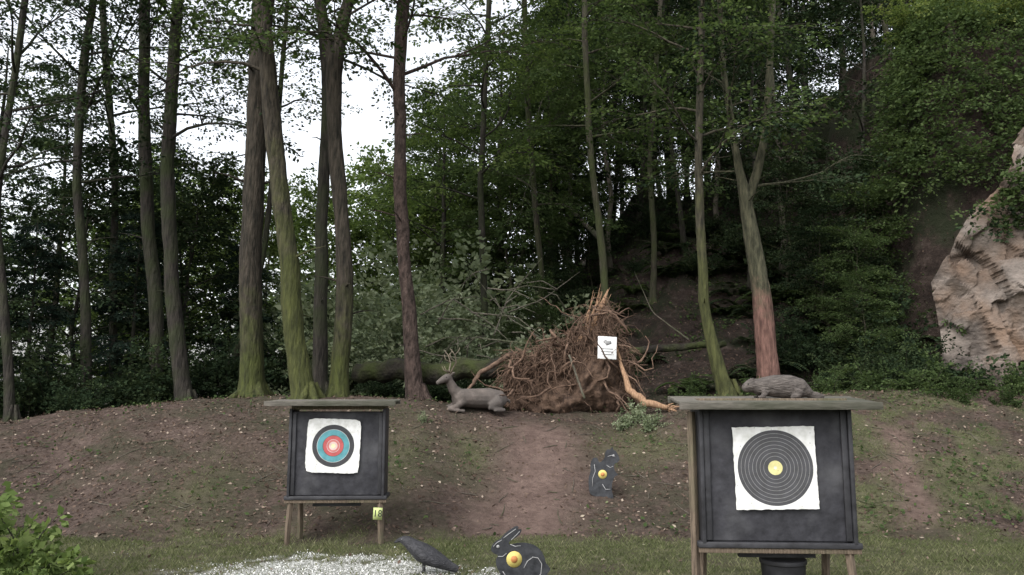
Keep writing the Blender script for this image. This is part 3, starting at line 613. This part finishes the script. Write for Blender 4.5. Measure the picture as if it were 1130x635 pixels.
stick('fallen_log',[(690,388,16.6),(730,385,16.8),(800,379,17.2)],[.09,.08,.07],M_mlog,'mossy log fallen across the foot of the slope')
stick('fallen_log',[(630,232,27),(660,262,24.5)],[.07,.08],BK_pale,'slim bare trunk lying down the slope')
br=[((598,285,17.5),(560,330,17),(545,370,16.8)),((640,300,18),(600,330,17),(560,345,16.5)),((520,300,18.5),(560,350,17.5),(600,375,16.8)),((575,390,16),(545,360,16.6),(500,330,17.5)),((470,395,16.6),(520,372,16.2),(585,380,15.6)),((700,300,19.5),(720,345,18.2),(760,375,17.4)),((610,380,15.6),(570,350,16),(520,345,16.4)),((440,380,16),(480,392,15.7),(530,398,15.4))]
r2=RS(88)
for k in range(24):
    a=r2.uniform(490,620);b_=r2.uniform(310,400);dx_=r2.normal()*45;dy_=r2.normal()*22
    br.append(((a,b_,15.7+r2.random()),(a+dx_*.5,b_+dy_*.5-6,16.0),(a+dx_,b_+dy_,16.3)))
for (pa_,pb_,pc_) in br:
    stick('dead_branch',[pa_,pb_,pc_],[.006,.012,.017],BK_pale,'thin bare dead branch in the brush','branch',n=5)['group']='dead branches around the root plate'
M_white=stdmat('white_sheet',(.56,.57,.57),(.66,.66,.66),5,.6,.05)
M_grey=stdmat('grey_print',(.12,.12,.12),(.3,.3,.3),20,.7,0)
sp=W(670,384,14.15)
e=obj('notice_sign',None,None,tuple(sp),(math.radians(-6),math.radians(3),0),label='small white notice sheet pinned on the root plate',category='sign')
mb=MB();mb.box((0,0,0),(.33,.012,.40));bevel(obj('board',mb.mesh('board',[M_white]),e),.003)
mb=MB()
mb.tube([(-.06,-.009,.12),(0,-.009,.08),(.07,-.009,.10)],[.03,.045,.025],7,ry=np.array([.003]*3),cap=True)
for k,wd in enumerate((.2,.22,.16)): mb.box((0,-.008,-.02-.05*k),(wd,.003,.014))
obj('print',mb.mesh('print',[M_grey]),e)
# ------------------------------------------------------------------ archery stands
M_black=stdmat('black_foam',(.014,.014,.017),(.040,.040,.047),9,.75,.4,spec=.35,c3=(.075,.075,.08),c3th=.62,c3scale=2.5)
M_side=stdmat('black_board',(.012,.012,.014),(.035,.035,.04),8,.6,.3,spec=.4)
M_post=stdmat('weathered_wood',(.06,.045,.032),(.17,.13,.095),10,.85,.6,(6,6,.6),c3=(.07,.08,.04),c3th=.62)
M_roof=stdmat('roof_board',(.06,.054,.047),(.16,.145,.125),6,.85,.5,(1,5,5),c3=(.05,.052,.036),c3th=.52)
def ringmat(name,R,stops,paper=(.70,.70,.69)):
    m,nt,N,L=nm(name);tc=N.new('ShaderNodeTexCoord');mp=N.new('ShaderNodeMapping');mp.inputs['Scale'].default_value=(1,0,1)
    L.new(tc.outputs['Object'],mp.inputs[0]);ln=N.new('ShaderNodeVectorMath');ln.operation='LENGTH';L.new(mp.outputs[0],ln.inputs[0])
    dv=N.new('ShaderNodeMath');dv.operation='DIVIDE';dv.inputs[1].default_value=R*1.25;L.new(ln.outputs['Value'],dv.inputs[0])
    r=ramp(N,[(p*.8,c) for p,c in stops]+[(.8,paper)],'CONSTANT');L.new(dv.outputs[0],r.inputs[0])
    n=N.new('ShaderNodeTexNoise');n.inputs['Scale'].default_value=14;n.inputs['Detail'].default_value=6;L.new(tc.outputs['Object'],n.inputs['Vector'])
    rr=ramp(N,[(.35,(.76,.76,.73)),(.6,(1,1,1))]);L.new(n.outputs['Fac'],rr.inputs[0])
    v=N.new('ShaderNodeTexVoronoi');v.inputs['Scale'].default_value=26;L.new(mp.outputs[0],v.inputs['Vector'])
    hr=ramp(N,[(.10,(.2,.2,.2)),(.13,(1,1,1))]);L.new(v.outputs['Distance'],hr.inputs[0])
    mx=N.new('ShaderNodeMixRGB');mx.blend_type='MULTIPLY';mx.inputs[0].default_value=1;L.new(r.outputs[0],mx.inputs[1]);L.new(rr.outputs[0],mx.inputs[2])
    mx2=N.new('ShaderNodeMixRGB');mx2.blend_type='MULTIPLY';mx2.inputs[0].default_value=.5;L.new(mx.outputs[0],mx2.inputs[1]);L.new(hr.outputs[0],mx2.inputs[2])
    p=N.new('ShaderNodeBsdfPrincipled');p.inputs['Roughness'].default_value=.65;L.new(mx2.outputs[0],p.inputs['Base Color'])
    o=N.new('ShaderNodeOutputMaterial');L.new(p.outputs[0],o.inputs[0]);return m
R1=ringmat('colour_rings',.235,[(0,(.70,.64,.38)),(.10,(.6,.46,.43)),(.2,(.48,.15,.14)),(.29,(.45,.45,.45)),(.31,(.42,.08,.08)),(.48,(.05,.05,.05)),(.50,(.08,.27,.31)),(.76,(.45,.45,.45)),(.78,(.03,.03,.035))])
st=[(0,(.6,.6,.52)),(.04,(.60,.56,.26)),(.19,(.05,.05,.055))]
for k in range(3,10):
    st+= [(k*.1+.0,(.24,.24,.24)),(k*.1+.009,(.05,.05,.056))]
R2=ringmat('black_rings',.275,st)
def paper(w,h,seed,bowed=.012,notch=.0):
    n=24;rg=RS(seed);u,v=np.meshgrid(np.linspace(-.5,.5,n),np.linspace(-.5,.5,n))
    x=u*w;z=v*h
    cut=np.clip((np.abs(u)+np.abs(v)-.86)/.14,0,1)*notch
    x=x*(1-cut);z=z*(1-cut)
    x=x+np.where(np.abs(u)>.49,1,0)*.006*(rg.random(u.shape)-.5);z=z+np.where(np.abs(v)>.49,1,0)*.006*(rg.random(u.shape)-.5)
    y=-bowed*(fbm(u*4+9,v*4,seed)-.2)-.02*cut
    i=np.arange(n-1)[:,None]*n;j=np.arange(n-1)[None,:];Q=np.stack([i+j,i+j+1,i+n+j+1,i+n+j],-1).reshape(-1,4)
    return np.stack([x,y,z],-1).reshape(-1,3),Q
def stand(loc,rz,label,bw,bh,bz,roofw,roofoff,legs,papr,pw,ph,pc,roofd=.62,rooftilt=0,seed=1,roofz=1.56):
    e=obj('archery_target_stand',None,None,loc,(0,0,rz),label=label,category='archery target');e['group']='archery target stands on the range'
    e.empty_display_size=.3
    mb=MB();mb.box((0,.16,bz+bh/2),(bw-.06,.30,bh));bevel(obj('target_block',mb.mesh('target_block',[M_black]),e),.012,3)
    for sx in(-1,1):
        mb=MB();mb.box((sx*(bw/2-.015),.17,bz+bh/2+.01),(.03,.40,bh+.05));bevel(obj('side_board',mb.mesh('side_board',[M_side]),e),.004)
        mb=MB();mb.box((sx*(bw/2-.055),-.003,bz+bh/2),(.045,.02,bh-.02));bevel(obj('edge_batten',mb.mesh('edge_batten',[M_side]),e),.004)
    mb=MB();mb.box((0,.17,bz-.022),(bw+.06,.40,.04));bevel(obj('bottom_shelf',mb.mesh('bottom_shelf',[M_side]),e),.004)
    mb=MB();mb.box((0,.10,bz-.085),(bw*.5,.05,.08));bevel(obj('hanging_board',mb.mesh('hanging_board',[M_side]),e),.004)
    mb=MB();mb.box((0,.19,bz+bh+.05),(bw-.02,.34,.05));bevel(obj('top_beam',mb.mesh('top_beam',[M_post]),e),.004)
    for (lx,ly,tx_,ty_,tz_) in legs:
        mb=MB();mb.tube([(lx,ly,-.12),(lx+(tx_-lx)*.5,ly+(ty_-ly)*.5,tz_*.5),(tx_,ty_,tz_)],[.034,.034,.034],4,cap=True)
        bevel(obj('leg',mb.mesh('leg',[M_post]),e),.004)
    mb=MB();mb.box((0,.0,bz-.062),(bw+.05,.035,.035))
    bevel(obj('cross_beam',mb.mesh('cross_beam',[M_post]),e),.003)
    R=rotm('X',rooftilt)
    mb=MB();rg=RS(seed);npk=4
    for k in range(npk):
        yy=-roofd/2+roofd*(k+.5)/npk
        c_=R@np.array([0,yy,0])+np.array([roofoff,.12,roofz]);mb.box(c_,(roofw+.02*rg.random(),roofd/npk-.0,.022+.004*rg.random()),rot=R)
    bevel(obj('roof',mb.mesh('roof',[M_roof]),e),.004)
    for sy in (-1,1):
        mb=MB();c_=R@np.array([0,sy*(roofd/2+.012),-.012])+np.array([roofoff,.12,roofz]);mb.box(c_,(roofw+.03,.018,.055),rot=R)
        bevel(obj('roof_fascia',mb.mesh('roof_fascia',[M_roof]),e),.003)
    V,Q=paper(pw,ph,seed,notch=.05 if seed==1 else .0)
    pm=make_mesh('target_paper',V,Q,mats=[papr],smooth=True)
    obj('target_paper',pm,e,(pc[0],-.018,pc[1]),(0,.03 if seed==1 else -.02,0))
    return e
dL=9.25
eL=stand((W(369,597,dL)[0],dL,Hs(-2,dL)),.05,'black archery butt on wooden legs with coloured ring target',1.08,.93,.53,1.42,-.06,
  [(-.53,0,-.50,.02,.5),(.52,-.02,.49,.02,.5),(-.46,.42,-.46,.34,.5),(.48,.42,.46,.34,.5)],R1,.60,.60,(-.04,1.08),seed=1,rooftilt=.03,roofz=1.575)
dR=6.1
eR=stand((W(860,600,dR)[0],dR,Hs(2,dR)),-.06,'large black archery butt with black ring target and yellow centre',1.12,.97,.555,1.42,0,
  [(-.60,.06,-.60,.08,1.5),(.54,-.02,.50,.02,.52),(-.50,.42,-.50,.34,.52),(.44,.42,.44,.34,.52)],R2,.60,.60,(-.01,1.09),seed=2,rooftilt=.07,roofz=1.58)
M_card=stdmat('yellow_card',(.36,.43,.16),(.43,.49,.2),5,.6,.0)
M_ink=stdmat('black_ink',(.02,.02,.02),(.03,.03,.03),5,.6,0)
nc=obj('number_card',None,eL,(.48,-.07,.34),(0,.04,0))
mb=MB();mb.box((0,0,0),(.10,.008,.13));obj('card',mb.mesh('card',[M_card]),nc)
cu=bpy.data.curves.new('numeral','FONT');cu.body='18';cu.size=.105;cu.align_x='CENTER';cu.align_y='CENTER';cu.extrude=.001
to=bpy.data.objects.new('tmp_text',cu);col.objects.link(to)
dg=bpy.context.evaluated_depsgraph_get();tmesh=bpy.data.meshes.new_from_object(to.evaluated_get(dg));bpy.data.objects.remove(to)
tmesh.materials.clear();tmesh.materials.append(M_ink)
obj('numeral',tmesh,nc,(0,-.006,0),(math.pi/2,0,0))
mb=MB();mb.tube([(0,0,0),(0,0,.02),(0,0,.36),(0,0,.365),(0,0,.395),(0,0,.40)],[.14,.142,.165,.175,.175,.16],28,cap=True)
bx_=W(864,620,6.35)
bo=obj('bucket',mb.mesh('bucket',[M_side],True),None,(bx_[0],6.35,Hs(bx_[0],6.35)),label='black plastic bucket standing beneath the butt',category='bucket')
bevel(bo,.004)
# ------------------------------------------------------------------ animals
def remesh(mb,name,mats,vox=.012,sm_it=4):
    m0=mb.mesh('tmp',[]);o=bpy.data.objects.new('tmp',m0);col.objects.link(o)
    r=o.modifiers.new('r','REMESH');r.mode='VOXEL';r.voxel_size=vox;r.use_smooth_shade=True
    s=o.modifiers.new('s','SMOOTH');s.iterations=sm_it;s.factor=.5
    dg=bpy.context.evaluated_depsgraph_get();me=bpy.data.meshes.new_from_object(o.evaluated_get(dg));bpy.data.objects.remove(o)
    me.name=name;me.materials.clear()
    for q in mats:me.materials.append(q)
    me.polygons.foreach_set('use_smooth',np.ones(len(me.polygons),dtype=bool));return me
def T(mb,P,R,ry=None,n=14): mb.tube(np.array(P,float),np.array(R,float),n,cap=True,ry=None if ry is None else np.array(ry,float))
M_deer=stdmat('deer_fur',(.05,.042,.036),(.14,.115,.102),9,.85,.6,c3=(.08,.07,.064),c3th=.5)
M_antler=stdmat('antler',(.08,.065,.05),(.2,.165,.12),14,.7,.3)
M_eye=stdmat('eye_black',(.005,.005,.005),(.01,.01,.01),5,.15,0,spec=.6)
mb=MB()
T(mb,[(-.42,0,.22),(-.30,0,.24),(-.05,0,.23),(.2,0,.23),(.4,0,.21),(.5,0,.18)],[.10,.15,.165,.175,.15,.07],[.13,.19,.2,.205,.18,.09])
T(mb,[(-.32,0,.28),(-.43,-.02,.38),(-.50,-.04,.50),(-.53,-.05,.56)],[.12,.09,.07,.06])
T(mb,[(-.48,-.03,.56),(-.55,-.06,.57),(-.63,-.10,.535),(-.72,-.14,.49),(-.755,-.155,.475)],[.055,.07,.058,.038,.03])
for s_ in(-1,1):
    T(mb,[(-.49,-.03+s_*.05,.60),(-.46,-.02+s_*.12,.65),(-.44,s_*.16,.66)],[.02,.032,.006],[.015,.016,.005],8)
    T(mb,[(-.28,s_*.12,.18),(-.42,s_*.15,.09),(-.56,s_*.16,.06)],[.07,.05,.035]);T(mb,[(-.56,s_*.16,.06),(-.42,s_*.19,.03),(-.28,s_*.2,.025)],[.033,.026,.03])
    T(mb,[(.42,s_*.08,.2),(.30,s_*.15,.17),(.14,s_*.17,.10)],[.09,.12,.06]);T(mb,[(.14,s_*.18,.09),(.32,s_*.2,.05),(.42,s_*.2,.035)],[.05,.035,.03]);T(mb,[(.42,s_*.2,.035),(.22,s_*.22,.025)],[.03,.022])
T(mb,[(.48,0,.22),(.56,0,.19),(.58,0,.14)],[.03,.03,.012])
body=remesh(mb,'body',[M_deer],.014)
dx=W(527,457,13.9);e=obj('deer_target',None,None,(dx[0],13.9,Hs(dx[0],13.9)-.02),(0,0,.35),label='grey brown bedded stag target with antlers on the bank',category='deer target');e.scale=(1.02,)*3
obj('body',body,e)
for s_ in(-1,1):
    mb=MB();a=np.array([-.50,-.04+s_*.03,.62])
    main=[a,a+[.02,s_*.07,.09],a+[.06,s_*.14,.2],a+[.03,s_*.17,.32],a+[-.05,s_*.15,.42]]
    T(mb,main,[.016,.014,.012,.010,.005],n=7)
    T(mb,[main[0]+[0,0,.03],main[0]+[-.09,s_*.03,.08],main[0]+[-.12,s_*.04,.15]],[.012,.009,.003],n=6)
    T(mb,[main[2],main[2]+[-.09,s_*.0,.06],main[2]+[-.11,s_*.0,.14]],[.011,.008,.003],n=6)
    T(mb,[main[3],main[3]+[.06,s_*.02,.07],main[3]+[.07,s_*.03,.12]],[.009,.007,.003],n=6)
    obj('antler',mb.mesh('antler',[M_antler],True),e)
    mb=MB();c_=np.array([-.585,-.078+s_*.056,.575]);T(mb,[c_+[-.006,0,0],c_,c_+[.006,0,0]],[.008,.011,.008],n=8);obj('eye',mb.mesh('eye',[M_eye],True),e)
M_bev=stdmat('beaver_fur',(.035,.03,.027),(.115,.10,.09),16,.85,.8,(1,3,3))
mb=MB()
T(mb,[(-.21,0,.085),(-.15,0,.095),(-.05,0,.10),(.08,0,.095),(.17,0,.08),(.24,0,.045)],[.05,.068,.085,.09,.075,.03],[.055,.068,.075,.075,.066,.028])
T(mb,[(-.17,0,.10),(-.235,-.012,.105),(-.28,-.02,.085),(-.30,-.022,.078)],[.058,.052,.036,.02])
for s_ in(-1,1):
    T(mb,[(-.22,s_*.035,.145),(-.215,s_*.045,.162)],[.014,.009],n=7)
    T(mb,[(-.13,s_*.06,.06),(-.15,s_*.07,.02),(-.19,s_*.072,.012)],[.03,.02,.014]);T(mb,[(.13,s_*.06,.06),(.11,s_*.08,.025),(.06,s_*.082,.012)],[.045,.028,.016])
T(mb,[(.22,0,.04),(.29,0,.022),(.35,0,.016)],[.03,.035,.02],[.02,.012,.006])
body=remesh(mb,'body',[M_bev],.008,3)
e=obj('beaver_target',None,None,(W(866,443,6.2)[0],6.3,1.598),(0,.0,-.05),label='grey brown beaver target lying on the stand roof',category='beaver target');e.scale=(.97,.97,1.02)
obj('body',body,e)
for s_ in(-1,1):
    mb=MB();c_=np.array([-.262,-.016+s_*.038,.115]);T(mb,[c_+[-.004,0,0],c_,c_+[.004,0,0]],[.005,.007,.005],n=8);obj('eye',mb.mesh('eye',[M_eye],True),e)
M_crow=stdmat('crow_feather',(.008,.008,.010),(.04,.04,.045),20,.6,.8,(1,4,4),spec=.35)
mb=MB()
T(mb,[(-.20,0,.235),(-.155,0,.225),(-.10,0,.19),(-.02,0,.145),(.07,0,.11),(.16,0,.075),(.25,0,.04),(.31,0,.02)],[.028,.042,.055,.075,.072,.055,.036,.028],[.032,.052,.075,.10,.092,.062,.025,.008])
T(mb,[(-.20,0,.235),(-.235,0,.226),(-.275,0,.208)],[.024,.016,.004],n=8)
for s_ in(-1,1):
    T(mb,[(-.06,s_*.06,.165),(.03,s_*.073,.12),(.13,s_*.055,.08),(.24,s_*.02,.05)],[.03,.045,.034,.008],[.035,.045,.03,.006])
body=remesh(mb,'body',[M_crow],.007,2)
cx=W(466,632,7.6);e=obj('crow_target',None,None,(cx[0],7.7,Hs(cx[0],7.7)+.02),(0,0,-.12),label='black crow target perched low on the gravel',category='crow target');e.scale=(1.05,1.1,1.2)
obj('body',body,e)
for s_ in(-1,1):
    mb=MB();T(mb,[(0,s_*.03,.12),(.005,s_*.03,-.03)],[.008,.006],n=6);T(mb,[(.005,s_*.03,-.01),(-.05,s_*.035,-.012)],[.006,.003],n=6);obj('leg',mb.mesh('leg',[M_side],True),e)
    mb=MB();c_=np.array([-.19,s_*.034,.242]);T(mb,[c_+[-.003,0,0],c_,c_+[.003,0,0]],[.004,.006,.004],n=8);obj('eye',mb.mesh('eye',[M_grey],True),e)
def silhouette(outline,th,mat,name):
    from mathutils.geometry import tessellate_polygon
    P=np.array(outline,float);n=len(P);out=[]
    for i in range(n):
        p0,p1,p2,p3=P[i-1],P[i],P[(i+1)%n],P[(i+2)%n]
        for t in(0,.25,.5,.75):
            out.append(.5*((2*p1)+(-p0+p2)*t+(2*p0-5*p1+4*p2-p3)*t*t+(-p0+3*p1-3*p2+p3)*t**3))
    P=np.array(out);n=len(P)
    me=bpy.data.meshes.new(name)
    tris=tessellate_polygon([[Vector((p[0],p[1],0)) for p in P]])
    V=[(p[0],-th/2,p[1]) for p in P]+[(p[0],th/2,p[1]) for p in P]
    Fs=[tuple(t) for t in tris]+[tuple(k+n for k in t[::-1]) for t in tris]+[(i,(i+1)%n,(i+1)%n+n,i+n) for i in range(n)]
    me.from_pydata(V,[],Fs)
    import bmesh
    bm=bmesh.new();bm.from_mesh(me);bmesh.ops.recalc_face_normals(bm,faces=bm.faces);bm.to_mesh(me);bm.free()
    me.materials.append(mat);return me
M_sil=stdmat('black_print',(.010,.011,.013),(.04,.042,.047),14,.65,.2,spec=.25)
M_yel=stdmat('yellow_spot',(.42,.35,.10),(.52,.43,.14),8,.6,0)
M_org=stdmat('orange_spot',(.36,.15,.05),(.42,.18,.06),8,.6,0)
M_lite=stdmat('pale_print',(.20,.20,.20),(.34,.34,.34),20,.7,0)
def disc(c,r,y,mat,name,parent):
    mb=MB();mb.tube([(c[0],y,c[1]),(c[0],y-.003,c[1])],[r,r],24,cap=True);obj(name,mb.mesh(name,[mat]),parent)
k_=1/121.
ro=[(1,33),(2,38),(6,42),(11,44.5),(14,48),(20,53),(27,57),(30,56),(27,51),(29,53.5),(33,54),(31,49),(25,44.5),(20,41.5),(21,38.5),(28,40),(38,40),(48,37),(55,30),(58.5,20),(61,17),(63,13),(60,9),(59,3),(52,-4),(30,-5),(8,-5),(4,-4),(4,-1),(10,1),(11,8),(7,16),(6,23),(8,28),(4,30)]
rx_=W(541,640,7.2);gz=Hs(rx_[0]+.25,7.2)
e=obj('rabbit_target',None,None,(rx_[0],7.2,gz+.03),(math.radians(-4),0,.08),label='flat black rabbit target with yellow spot on grass',category='rabbit target')
obj('body',silhouette([(a*k_,b*k_) for a,b in ro],.03,M_sil,'body'),e)
def lines(e,segs,name='print_line',r=.0035,y=-.0175,mat=None):
    mb=MB()
    for sg in segs: mb.tube([(a*k_,y,b*k_) for a,b in sg],[r]*len(sg),5,cap=True,ry=np.array([.0015]*len(sg)))
    obj(name,mb.mesh(name,[mat or M_lite]),e)
lines(e,[[(14,45.5),(20,50),(27,54.5)],[(22,43.5),(27,48),(31,52)],[(3,37),(7,41),(12,43.5)],[(44,26),(50,25),(54,19),(53,9),(46,3),(38,4)],[(35,15),(39,22),(45,26)],[(21,39),(26,37),(32,37.5)],[(12,2),(20,3),(30,1)],[(8,27),(13,27),(17,30)],[(13,12),(17,6),(24,4)]])
disc((25*k_,24*k_),8.2*k_,-.016,M_yel,'spot',e);disc((25*k_,24*k_),3.6*k_,-.02,M_org,'spot_centre',e);disc((8*k_,37*k_),1.6*k_,-.016,M_lite,'eye',e)
k_=1/79.
so=[(-9,0),(-12,8),(-13,16),(-12,24),(-13,31),(-11,37),(-7,38),(-4,34),(-1,36),(1,40),(1,45),(3,48.5),(6,49),(7.5,52),(9.5,49),(12,48),(15,44),(17,40),(15,36.5),(12,34),(13,28),(17,24),(14,21.5),(12,14),(13,6),(15,-1),(8,-3),(0,-2)]
sx_=W(661,541,11.0)
e=obj('squirrel_target',None,None,(sx_[0],11.0,Hs(sx_[0],11.0)),(math.radians(-8),.14,-.1),label='flat dark squirrel target with yellow spot on bank',category='squirrel target')
obj('body',silhouette([(a*k_,b*k_) for a,b in so],.035,M_sil,'body'),e)
lines(e,[[(-8,8),(-9,16),(-7,24),(-9,31)],[(4,32),(8,30),(11,32)],[(2,12),(6,7),(11,8)],[(4,41),(8,43),(12,42)]],y=-.020,r=.004)
disc((1*k_,22*k_),4.6*k_,-.018,M_yel,'spot',e);disc((1*k_,22*k_),2.2*k_,-.022,M_org,'spot_centre',e);disc((10*k_,43*k_),1.2*k_,-.018,M_lite,'eye',e)
mb=MB();T(mb,[(.02,.03,-.25),(.02,.03,.25)],[.012,.012],n=6);obj('stake',mb.mesh('stake',[M_post]),e)
# ------------------------------------------------------------------ light
w=bpy.data.worlds.new("World");scene.world=w;w.use_nodes=True;nt=w.node_tree;N=nt.nodes;L=nt.links
bg=N['Background'];sk=N.new('ShaderNodeTexSky');sk.sky_type='NISHITA';sk.sun_disc=False
el=math.radians(50);az=math.radians(215)
sk.sun_elevation=el;sk.sun_rotation=az;sk.dust_density=4;sk.air_density=1.2
hs=N.new('ShaderNodeHueSaturation');hs.inputs['Saturation'].default_value=.22;hs.inputs['Value'].default_value=2.7
L.new(sk.outputs[0],hs.inputs['Color']);L.new(hs.outputs[0],bg.inputs[0]);bg.inputs[1].default_value=.15
sd=bpy.data.lights.new('sun','SUN');sd.energy=.6;sd.angle=math.radians(30);sd.color=(1,.98,.96)
so_=bpy.data.objects.new('sun',sd);col.objects.link(so_)
d=Vector((math.sin(az)*math.cos(el),math.cos(az)*math.cos(el),math.sin(el)))
so_.rotation_euler=d.to_track_quat('Z','Y').to_euler()
scene.view_settings.view_transform='Standard';scene.view_settings.look='None';scene.view_settings.exposure=0
